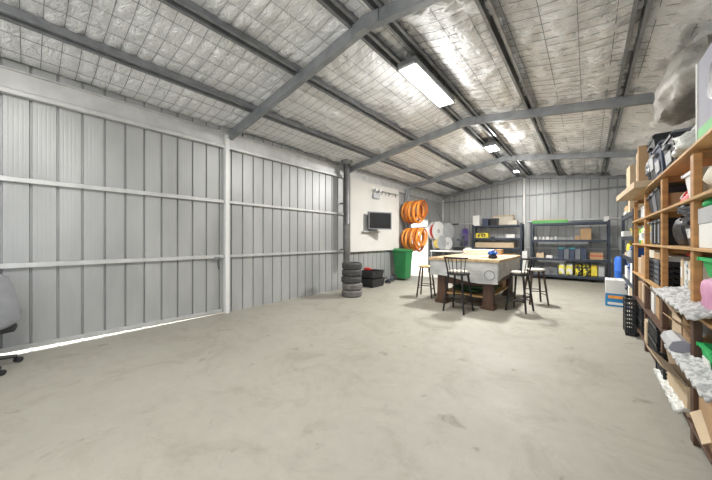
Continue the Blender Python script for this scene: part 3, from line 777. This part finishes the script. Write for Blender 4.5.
# ------------------------------------------------------------------ timber rack
X0, X1 = .53, 1.22
LV = [.14, .52, .88, 1.30, 1.63, 1.965]
PY = [1.85, 2.85, 3.85, 4.85, 5.86]
t = thing('timber_rack', 'long timber shelving rack with brown posts along right wall', 'shelving', ((X0+X1)/2, 3.85, 0))
ox, oy = (X0+X1)/2, 3.85
for y in PY:
    for x in (X0+.02, X1-.02):
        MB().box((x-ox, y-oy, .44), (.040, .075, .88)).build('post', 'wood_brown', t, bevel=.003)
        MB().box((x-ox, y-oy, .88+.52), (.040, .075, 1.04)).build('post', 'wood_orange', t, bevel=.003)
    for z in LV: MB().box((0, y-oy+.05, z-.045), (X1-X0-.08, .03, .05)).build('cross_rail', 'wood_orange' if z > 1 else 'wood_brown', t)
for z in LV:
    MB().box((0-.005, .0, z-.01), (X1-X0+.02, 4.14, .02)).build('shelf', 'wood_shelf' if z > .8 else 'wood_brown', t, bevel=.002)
# --- top of rack
t = thing('display_carton', 'tall lilac grey carton with green band on rack top', 'box', (.80, 2.63, LV[5]))
MB().box((0, 0, .31), (.42, .80, .62)).build('body', 'grey_box', t, bevel=.003)
MB().box((0, 0, .075), (.424, .804, .15)).build('green_band', 'green_board', t)
MB().box((-.212, .395, .31), (.012, .020, .62)).build('corner_edge', 'paper_white', t)
bl = MB().blob((.02, .30, .26), 8, .3, 4, 3, boxy=.1, flat=False); bl.xf(Matrix.Translation((-.215, .0, .25))); bl.build('black_print', 'black_plastic', t)
sack('crumpled clear bubble wrap bundle beside the lilac grey carton', (.76, 3.29, LV[5]), (.42, .38, .27), 'bubble', seed=5, amp=.5, name='bubble_wrap', cat='wrapping', boxy=.2, n=20)
tub('storage_tub', 'black tub with grey lid on rack top by the bubble wrap', 'tub', (.77, 3.80, LV[5]), (.42, .42, .31), 'black_plastic', lid='grey_plastic', lab='grey_white')
tub('storage_tub', 'dark blue tub with pale label, second tub on rack top', 'tub', (.77, 4.33, LV[5]), (.42, .42, .37), 'navy_plastic', lid='grey_plastic', lab='grey_white')
tub('storage_tub', 'tall black tub on rack top behind the dark blue tub', 'tub', (.79, 4.84, LV[5]+.078), (.42, .40, .50), 'black_plastic', lid='black_plastic', lab='grey_white')
sack('black garbage sack on rack top beside the cartons', (.80, 5.28, LV[5]+.078), (.42, .30, .50), 'black_plastic', seed=8, amp=.3, boxy=.4)
cbox('tall thin brown carton standing at far end of rack top', (.74, 5.55, LV[5]+.078), (.40, .12, .62), 'cardboard')
cbox('tall pale carton standing beside the thin brown carton', (.72, 5.70, LV[5]+.078), (.36, .12, .56), 'cardboard_pale')
cbox('pale square carton stacked highest on the right steel rack', (.72, 6.80, 2.171), (.36, .36, .46), 'cardboard_pale')
cbox('wide flat pale carton under the tubs, overhanging far end of rack top', (.69, 5.34, LV[5]), (.62, 1.46, .075), 'cardboard_pale')
# loose insulation hanging at eave
P('blanket', (.36, .35, .32), .55, .2, var=.2, vscale=5, bump=.6, bscale=10)
mb = MB().blob((.62, 1.6, .56), 26, .13, 11, 2.4, boxy=.35, flat=False)
o = mb.build('insulation_blanket', 'blanket', smooth=True, loc=(.92, 4.75, 2.80)); tag(o, 'bulging silver insulation blanket loose under roof above rack tubs', 'insulation')
mb = MB().blob((.30, .5, .70), 18, .18, 14, 2.2, boxy=.2, flat=False)
o = mb.build('insulation_blanket', 'blanket', smooth=True, loc=(.98, 3.70, 2.72)); tag(o, 'folded silver insulation flap drooping just left of lilac carton', 'insulation')
# --- level 1.63
z = LV[4]
sack('cream cloth bag on the rack second shelf, nearest the viewer', (.76, 2.45, z), (.40, .52, .22), 'cream', seed=2, name='cloth_bag')
tub('storage_tub', 'white tapered tub on second shelf left of the near post', 'tub', (.74, 3.06, z), (.36, .30, .21), 'white_plastic', handle=False)
for k, (y, s_) in enumerate(((3.34, 1), (3.58, .8))):
    t = thing('hard_hat', ('near' if k == 0 else 'far')+' red helmet lying on the second shelf beside white tub', 'helmet', (.70, y, z))
    MB().lathe([(.15*s_, 0), (.155*s_, .012), (.125*s_, .02), (.12*s_, .06), (.09*s_, .11), (.04*s_, .13), (0, .135)], 22).build('shell', 'red', t, smooth=True)
    MB().tube([(-.12*s_, 0, .07), (-.09*s_, 0, .115), (0, 0, .14), (.09*s_, 0, .115), (.12*s_, 0, .07)], .008, 6).build('ridge', 'white_plastic' if k else 'red', t, smooth=True)
cbox('brown flat carton on second shelf beyond the red helmets', (.74, 3.98, z), (.36, .24, .16))
for k, (y, m_, h) in enumerate(((4.22, 'black_plastic', .26), (4.48, 'grey_plastic', .24), (4.70, 'black_plastic', .22))):
    tub('storage_tub', ('black', 'dark grey', 'small black')[k]+' tub on second shelf in the third bay from the near end', 'tub', (.74, y, z), (.38, .22, h), m_, handle=False)
# --- level 1.30
z = LV[3]
cbox('large white carton on the chest high shelf nearest the viewer', (.77, 2.44, z), (.40, .66, .15), 'paper_white', tape=False)
cbox('grey white carton stacked on the large white carton', (.78, 2.50, z+.151), (.38, .50, .10), 'grey_white', tape=False)
t = sack('green plastic bag tucked on top of the white cartons', (.72, 2.60, z+.253), (.20, .22, .06), 'green', seed=9)
t = tub('storage_tub', 'big black tub under a dark garment, beside near post', 'tub', (.80, 3.12, z), (.46, .42, .22), 'black_plastic', handle=True, lab='label_mix')
mb = MB().blob((.50, .56, .09), 14, .5, 21, 2.5, boxy=.6); tag(mb.build('jacket', 'grey_plastic', smooth=True, loc=(.80, 3.14, z+.222)), 'dark folded garment draped over the big black tub', 'clothing')
sack('black bag with pale strap on the chest high shelf', (.78, 3.60, z), (.42, .36, .28), 'black_plastic', seed=12, boxy=.7, amp=.15)
for k in range(4):
    y = 3.98+k*.21
    t = thing('tool_case', 'upright black case, '+ORD[k]+' from the near side in third bay', 'case', (.76, y, z), 0, 'black cases in the third bay')
    MB().box((0, 0, .14), (.40, .16, .28)).build('shell', 'black_plastic', t, bevel=.012)
    MB().box((-.203, 0, .12), (.006, .03, .20)).build('pale_strip', 'grey_white', t)
    MB().tube([(-.20, -.04, .24), (-.225, -.04, .24), (-.225, .04, .24), (-.20, .04, .24)], .008, 6).build('handle', 'grey_plastic', t)
cols = ['yellow', 'green_board', 'white_plastic', 'yellow', 'green']
for k in range(5):
    y = 4.98+k*.17
    bottle(['yellow', 'olive green', 'white', 'second yellow', 'bright green'][k]+' bottle on chest high shelf of farthest timber bay', (.62, y, z), .055, .26, cols[k], 'white_plastic')
    if k < 4: tin(['yellow', 'dull green', 'white', 'grey'][k]+' tin on the second shelf of the farthest timber bay', (.64, y+.06, LV[4]), .07, .18, ['yellow', 'green_board', 'white_plastic', 'grey_white'][k])
# --- level .88
z = LV[2]
tub('storage_tub', 'bright green tub on the waist high shelf nearest viewer', 'tub', (.80, 2.46, z+.242), (.36, .50, .12), 'green', handle=False)
t = cbox('low pale carton carrying the bright green tub', (.86, 2.46, z), (.40, .62, .240), 'cardboard_pale', tape=False)
t = thing('folded_sheet', 'pale folded sheet sticking out under the green tub', 'sheet', (.62, 2.66, z+.10))
bpy.data.objects.remove(t)
sack('pink plastic bag beside the near post on waist high shelf', (.585, 2.60, z+.03), (.10, .36, .22), 'pink', seed=17)
t = bpy.data.objects['plastic_bag']
def wavy(label, loc, L_, D_, n, seed, tilt, name='packing_tray', m_='poly'):
    mb = MB(); NXg, NYg = 10, int(n*4); vs = []
    for i in range(NXg+1):
        for j in range(NYg+1):
            x = -D_/2+D_*i/NXg; y = -L_/2+L_*j/NYg
            vs.append((x, y, .02+.014*math.sin(2*PI*y/L_*n+i*1.2)+.004*noise.noise(Vector((x*20, y*20, seed)))+tilt*(-x)))
    mb.add(vs, [(i*(NYg+1)+j, (i+1)*(NYg+1)+j, (i+1)*(NYg+1)+j+1, i*(NYg+1)+j+1) for i in range(NXg) for j in range(NYg)])
    o = mb.build(name, m_, solid=.018, smooth=True, loc=loc); return tag(o, label, 'tray')
wavy('white moulded packing tray over the waist high shelf edge', (.545, 3.00, z+.03), 1.15, .22, 9, 1, -.2)
wavy('second white moulded tray below, over the knee high shelf edge', (.545, 2.64, LV[1]+.03), .95, .20, 8, 2, -.2)
for k in range(5):
    binder('upright '+['cream', 'white', 'pale brown', 'white speckled', 'beige'][k]+' file on waist high shelf, second bay', (.76, 3.16+k*.12, z), (.28, .085, .31-.012*(k % 2)), ['cream', 'paper_white', 'cardboard_pale', 'label_mix', 'cardboard_pale'][k], rotz=0)
tub('storage_tub', 'shallow red tray on top of the upright files', 'tray', (.76, 3.30, z+.312), (.26, .30, .05), 'red', handle=False)
for k in range(3):
    crate('black and white crate, '+ORD[k]+' from near side on waist high third bay', (.76, 4.02+k*.30, z), (.40, .26, .26), 'black_plastic' if k != 1 else 'grey_plastic', group='crates in the third bay')
for k in range(3):
    cbox(['white', 'brown', 'beige'][k]+' carton on waist high shelf of the farthest timber bay', (.76, 5.02+k*.28, z), (.40, .24, .30-.04*k), ['paper_white', 'cardboard', 'cardboard_pale'][k])
for k in range(3):
    cbox(['flat white', 'flat brown', 'flat cream'][k]+' carton lying on a black crate, waist high third bay', (.74, 4.02+k*.30, z+.265), (.36, .24, .05+.02*k), ['paper_white', 'cardboard', 'cream'][k])
# --- level .52
z = LV[1]
for k in range(2):
    t = tub('storage_tub', ('near' if k == 0 else 'far')+' small green tub with white card on knee high shelf', 'tub', (.76, 2.36+k*.27, z+.075 if False else z), (.26, .24, .17), 'green', handle=False, lab='paper_white')
cbox('open brown carton with raised flaps on knee high shelf', (.76, 3.16, z), (.36, .34, .16), 'cardboard', flaps=True)
cbox('second open carton with raised flaps on knee high shelf', (.76, 3.58, z), (.36, .34, .18), 'cardboard_pale', flaps=True)
t = thing('duct_end', 'grey octagonal duct end jutting from shelf beside near post', 'duct', (.50, 3.08, z+.005))
d8 = MB().lathe([(.052, -.15), (.06, -.15), (.06, .16), (.0, .16)], 8, axis='Y', c=(0, 0, .062)); d8.build('tube', 'grey_white', t)
MB().lathe([(.064, -.145), (.064, -.16), (0, -.16)], 8, axis='Y', c=(0, 0, .062)).build('cap', 'grey_box', t)
for k in range(3):
    cbox(['pale', 'brown', 'white'][k]+' open carton on knee high shelf of third bay', (.76, 4.06+k*.29, z), (.38, .26, .22), ['cardboard_pale', 'cardboard', 'paper_white'][k], flaps=(k != 2))
for k in range(3):
    cbox(['white', 'beige', 'brown'][k]+' carton on knee high shelf of farthest timber bay', (.76, 5.03+k*.28, z), (.40, .25, .24), ['paper_white', 'cardboard_pale', 'cardboard'][k])
sack('white crumpled plastic sheet stuffed in the first open carton', (.76, 3.16, z+.01), (.30, .28, .22), 'grey_white', seed=51, amp=.5)
sack('white crumpled plastic sheet stuffed in the second open carton', (.76, 3.58, z+.01), (.30, .28, .25), 'poly', seed=52, amp=.5)
# --- bottom level
z = LV[0]
cbox('brown carton on the bottom shelf nearest the viewer', (.78, 2.46, z), (.40, .46, .24), 'cardboard')
t = thing('cardboard_sheet', 'loose cardboard sheet leaning before the near rack post', 'cardboard', (.56, 2.62, 0.14))
s_ = MB().box((0, 0, .11), (.15, .26, .006), Matrix.Rotation(.25, 3, 'X') @ Matrix.Rotation(-.75, 3, 'Y')); s_.build('sheet', 'cardboard_pale', t)
crate('low black crate on bottom shelf left of near post', (.72, 3.62, z), (.46, .34, .16), 'black_plastic')
t = cbox('wide open carton on the bottom shelf by the near post', (.72, 3.16, z), (.42, .50, .20), 'cardboard_pale', flaps=True)
wavy('white bubble sheet spilling from bottom shelf by near post', (.53, 3.30, z+.02), .80, .14, 7, 5, -.25, 'packing_sheet', 'bubble')
for k in range(2):
    for q in range(2):
        crate(['lower', 'upper'][q]+' dark crate on bottom level, '+['third', 'fourth'][k]+' rack bay', (.74, 4.30+k*1.0, z+q*.17), (.42, .50, .165), 'black_plastic')
cbox('pale carton at floor level beside the dark crates', (.72, 4.02 if False else 4.70, z), (.40, .20, .26), 'cardboard_pale')
crate('tall dark green crate standing before the far rack post', (.46, 5.62, 0), (.10, .34, .52), 'black_plastic', rows=9)

bpy.context.view_layer.update()
for o in list(C.objects):                       # bring the goods of the nearest bay up to the shelf edge
    if o.parent or 'label' not in o or o.name.startswith(('timber', 'packing', 'insul', 'cardboard_sheet')): continue
    x, y, z_ = o.location
    if 2.2 < y < 2.75 and .56 < x < .9 and z_ < 1.95:
        pts = [m_.matrix_local @ Vector(c) for m_ in ([o] if o.type == 'MESH' else o.children) for c in m_.bound_box]
        if o.type == 'MESH': continue
        o.location.y += 2.80-(y+max(p.y for p in pts)) if not ('small green tub' in o['label']) else .045
        if 'low pale carton' not in o['label'] and 'pink' not in o['label']: o.location.x += .54-(x+min(p.x for p in pts))
# ------------------------------------------------------------------ big work table
tx0, tx1, ty0, ty1, th = -2.66, -1.25, 5.62, 7.75, .98
t = thing('work_table', 'large timber work table with grey apron and heavy brown legs', 'table', ((tx0+tx1)/2, (ty0+ty1)/2, 0))
W_, L_ = tx1-tx0, ty1-ty0
top = MB()
for k in range(6): top.box((-W_/2+W_*(k+.5)/6, 0, th-.03), (W_/6-.004, L_, .055))
top.build('tabletop', 'bench_top', t, bevel=.004)
def apron(x0, x1, zt, za, zb, y_, m_='bench_panel'):
    n = 12; vs = []
    for i in range(n+1):
        u = i/n; x = x0+(x1-x0)*u
        zlow = za+(zb-za)*u+.025*math.sin(u*PI*2.2)
        vs += [(x, 0, zt), (x, 0, zlow)]
    mb = MB().add(vs, [(2*i, 2*i+1, 2*i+3, 2*i+2) for i in range(n)]); return mb
a = apron(-W_/2+.02, W_/2-.04, th-.06, .60, .50, 0); a.xf(Matrix.Translation((0, -L_/2+.04, 0))); ap = a.build('front_apron', 'bench_panel', t, solid=.03)
rg = MB().tube([(.52+.09*math.cos(q), -L_/2+.02, .68+.09*math.sin(q)) for q in [2*PI*k/24 for k in range(24)]], .008, 5, closed=True); rg.build('ring_mark', 'galv', t, smooth=True)
a = apron(-L_/2+.06, L_/2-.03, th-.06, .58, .66, 0); a.xf(Matrix.Translation((W_/2-.04, 0, 0)) @ Matrix.Rotation(PI/2, 4, 'Z')); a.build('side_apron', 'bench_panel', t, solid=.03)
a = apron(-L_/2+.06, L_/2-.03, th-.06, .58, .66, 0); a.xf(Matrix.Translation((-W_/2+.04, 0, 0)) @ Matrix.Rotation(PI/2, 4, 'Z')); a.build('side_apron', 'bench_panel', t, solid=.03)
for sx in (-1, 1):
    for sy in (-1, 1):
        lx, ly = sx*(W_/2-.24), sy*(L_/2-.20)
        lg = MB().frustum((lx, ly, .06), (.19, .19), (.16, .16), .80).box((lx, ly, .035), (.25, .25, .07)); lg.build('leg', 'wood_brown', t, bevel=.008)
for sy in (-1, 1): MB().box((0, sy*(L_/2-.20), .50), (W_-.48, .09, .14)).build('cross_beam', 'wood_brown', t, bevel=.006)
for sx in (-1, 1): MB().box((sx*(W_/2-.24), 0, .50), (.09, L_-.48, .14)).build('side_beam', 'wood_brown', t, bevel=.006)
MB().box((0, 0, .22), (W_-.42, L_-.34, .03)).build('lower_shelf', 'wood_shelf', t)
mb = MB().blob((.9, 1.1, .16), 14, .35, 31, 2.5, boxy=.5); tag(mb.build('tarpaulin', mat('tarp', (.05, .13, .045), .7, var=.3), smooth=True, loc=(-1.95, 6.5, .236)), 'crumpled green tarpaulin on the lower shelf of the table', 'tarpaulin')
cbox('brown carton under the table next to the green tarpaulin', (-1.72, 7.32, .236), (.4, .34, .2), 'cardboard')
# things on table
t = thing('cap_bundle', 'blue cloth bundle on near right corner of the table', 'cloth', (-1.46, 6.0, .98)); t.scale = (.62, .62, .9)
mb = MB().blob((.26, .22, .09), 12, .35, 41, 2.4, boxy=.3); mb.build('dark_base', 'black_plastic', t, smooth=True)
mb = MB().blob((.24, .20, .10), 12, .6, 43, 2.6, boxy=.1, c=(0, 0, .08)); mb.build('blue_cloth', 'blue', t, smooth=True)
cbox('long white carton lying on the back of the table', (-2.15, 7.45, .98), (.70, .22, .13), 'paper_white', tape=False)
cbox('brown small carton beside the white carton on table', (-1.66, 7.4, .98), (.14, .2, .14), 'cardboard')
tag(MB().box((-1.62, 6.72, .987), (.34, 1.2, .012), Matrix.Rotation(.12, 3, 'Z')).build('paper_sheet', 'cardboard_pale'), 'long pale board offcut lying on the table top', 'board')

# ------------------------------------------------------------------ stools (front faces +Y)
def stool(label, loc, rotz, back, seatm, legm, h=.74, r=.17, splay=.07):
    t = thing('bar_stool', label, 'stool', loc, rotz)
    MB().lathe([(.0, h-.045), (r*.9, h-.045), (r, h-.035), (r, h-.012), (r*.93, h), (0, h+.002)], 28).build('seat', seatm, t, smooth=True)
    cr = [(-1, -1), (1, -1), (1, 1), (-1, 1)]; P0 = r*.62; P1 = r*.62+splay
    for sx, sy in cr: MB().tube([(sx*P0, sy*P0, h-.045), (sx*P1, sy*P1, 0.0)], [.021, .017], 10).build('leg', legm, t, smooth=True)
    def at(z): k = P0+(P1-P0)*(1-z/(h-.045)); return k
    for i in range(4):
        z = .20 if i % 2 else .28; k = at(z); a, b = cr[i], cr[(i+1) % 4]
        MB().tube([(a[0]*k, a[1]*k, z), (b[0]*k, b[1]*k, z)], .010, 8).build('stretcher', legm, t, smooth=True)
    if back:
        arc = [math.radians(q) for q in range(200, 341, 10)]; hb = h+.28; Rb = r*1.14
        MB().tube([(Rb*math.cos(q), Rb*math.sin(q)-.02, hb) for q in arc], .017, 8).build('top_rail', legm, t, smooth=True)
        for q in arc[1:-1:2]:
            MB().tube([(r*.9*math.cos(q), r*.9*math.sin(q), h-.02), (Rb*math.cos(q), Rb*math.sin(q)-.02, hb)], .0075, 6).build('spindle', legm, t, smooth=True)
        MB().lathe([(0, h+.0), (r*.8, h+.0), (r*.86, h+.012), (r*.8, h+.03), (0, h+.034)], 22).build('cushion', 'seat_light', t, smooth=True)
    return t
stool('backless bar stool with pale timber seat left of the table', (-2.97, 6.14, 0), .2, False, 'seat_wood', 'wood_dark')
stool('dark spindle backed bar stool in front of the table apron', (-1.89, 5.27, 0), math.radians(-6), True, 'stool_metal', 'stool_metal', r=.21)
stool('dark spindle backed bar stool at the right table side', (-1.00, 6.05, 0), math.radians(78), True, 'stool_metal', 'stool_metal', h=.72)
stool('backless dark bar stool farther along the right table side', (-.86, 6.98, 0), .5, False, 'seat_light', 'wood_dark', h=.74)

# ------------------------------------------------------------------ office chair at left edge
t = thing('office_chair', 'grey and black office chair cut off by left photo edge', 'chair', (-4.72, -.36, 0), math.radians(130))
for k in range(5):
    a = 2*PI*k/5+math.radians(51)
    MB().tube([(.04*math.cos(a), .04*math.sin(a), .12), (.30*math.cos(a), .30*math.sin(a), .075)], [.028, .018], 8).build('base_arm', 'black_plastic', t, smooth=True); ba = C.objects[-1]
    for s in (-1, 1):
        MB().lathe([(.008, -.011), (.028, -.011), (.03, 0), (.028, .011), (.008, .011)], 14, axis='Y', c=(.31*math.cos(a), .31*math.sin(a)+s*.016, .03)).build('castor', 'black_plastic', ba, smooth=True)
MB().lathe([(.03, .10), (.03, .25), (.018, .25), (.018, .38)], 14).build('gas_lift', 'steel_dark', t, smooth=True)
mb = MB().blob((.52, .56, .13), 14, .05, 3, 1.5, boxy=.7, c=(0, .02, .37)); mb.build('seat', 'black_plastic', t, smooth=True)
mb = MB().blob((.46, .14, .62), 14, .05, 4, 1.5, boxy=.6); mb.xf(Matrix.Translation((0, -.25, .44)) @ Matrix.Rotation(math.radians(-16), 4, 'X')); mb.build('backrest', 'grey_fabric', t, smooth=True)
mb = MB().blob((.08, .40, .20), 12, .12, 6, 2, boxy=.4); mb.xf(Matrix.Translation((.25, .02, .48))); mb.build('side_cover', 'grey_fabric', t, smooth=True)

# ------------------------------------------------------------------ strip lights
def fixture(label, y, ln, w_=.24, energy=120, down=.75):
    z = 3.67
    t = thing('strip_light', label, 'ceiling light', (XM+.03, y, z), 0, 'high bay strip lights')
    MB().box((0, 0, .05), (w_, ln, .07)).build('housing', 'galv_dark', t, bevel=.006)
    rb = MB()
    for s in (-1, 1): rb.box((s*(w_/2-.006), 0, .0), (.012, ln, .03)).box((0, s*(ln/2-.006), 0), (w_, .012, .03))
    rb.build('trim', 'grey_white', t)
    MB().box((0, 0, .002), (w_-.026, ln-.026, .016)).build('diffuser', 'lamp', t, bevel=.003)
    for s in (-1, 1): MB().tube([(0, s*ln*.38, .08), (0, s*ln*.38, .20)], .006, 6).build('suspension', 'galv_dark', t)
    ld = bpy.data.lights.new('strip', 'AREA'); ld.shape = 'RECTANGLE'; ld.size = w_*.9; ld.size_y = ln*.95; ld.energy = energy*down; ld.color = (1, .99, .965)
    lo = bpy.data.objects.new('strip_lamp', ld); C.objects.link(lo); lo.parent = t; lo.location = (0, 0, -.012)
    nb = 2 if ln > 1 else 1
    for k in range(nb):                       # added fill points below the fixture, to brighten the foil ceiling
        pd = bpy.data.lights.new('fill_point', 'POINT'); pd.energy = energy*.24/nb; pd.color = (1, .99, .965); pd.shadow_soft_size = .05
        po = bpy.data.objects.new('ceiling_fill', pd); C.objects.link(po); po.parent = t; po.location = (0, (k-.5*(nb-1))*ln*.5, -.16)
    return t
fixture('long bright strip light hanging below the ridge between frames', 3.93, 1.38, .27, energy=110)
fixture('smaller bright lamp near the ridge above the work table', 7.55, .50, .27, energy=130, down=2.)
fixture('far small lamp on the ridge beyond the rear portal frame', 10.6, .34, .16, energy=25)
fixture('strip light on the ridge behind the viewer', -.6, 1.42, energy=110)

# ------------------------------------------------------------------ daylight
W = bpy.data.worlds.new('World'); sc.world = W; W.use_nodes = True
bg = W.node_tree.nodes['Background']; bg.inputs[0].default_value = (.86, .93, 1, 1); bg.inputs[1].default_value = 1.35
sl = bpy.data.lights.new('sun', 'SUN'); sl.energy = 10; sl.angle = .02; sl.color = (1, .96, .9)
so = bpy.data.objects.new('sun', sl); C.objects.link(so)
so.rotation_euler = Vector((math.cos(math.radians(48)), .10, -math.sin(math.radians(48)))).to_track_quat('-Z', 'Y').to_euler()

# ------------------------------------------------------------------ camera
cd = bpy.data.cameras.new('camera'); co = bpy.data.objects.new('camera', cd); C.objects.link(co)
cd.sensor_width = 36; cd.lens = 276/712*36; cd.clip_start = .02
co.location = (0, 0, 1.35); co.rotation_euler = (PI/2, 0, math.atan2(232, 276))
sc.camera = co
sc.view_settings.view_transform = 'Standard'; sc.view_settings.look = 'None'; sc.view_settings.gamma = 1
sc.view_settings.use_curve_mapping = False; sc.view_settings.exposure = .15
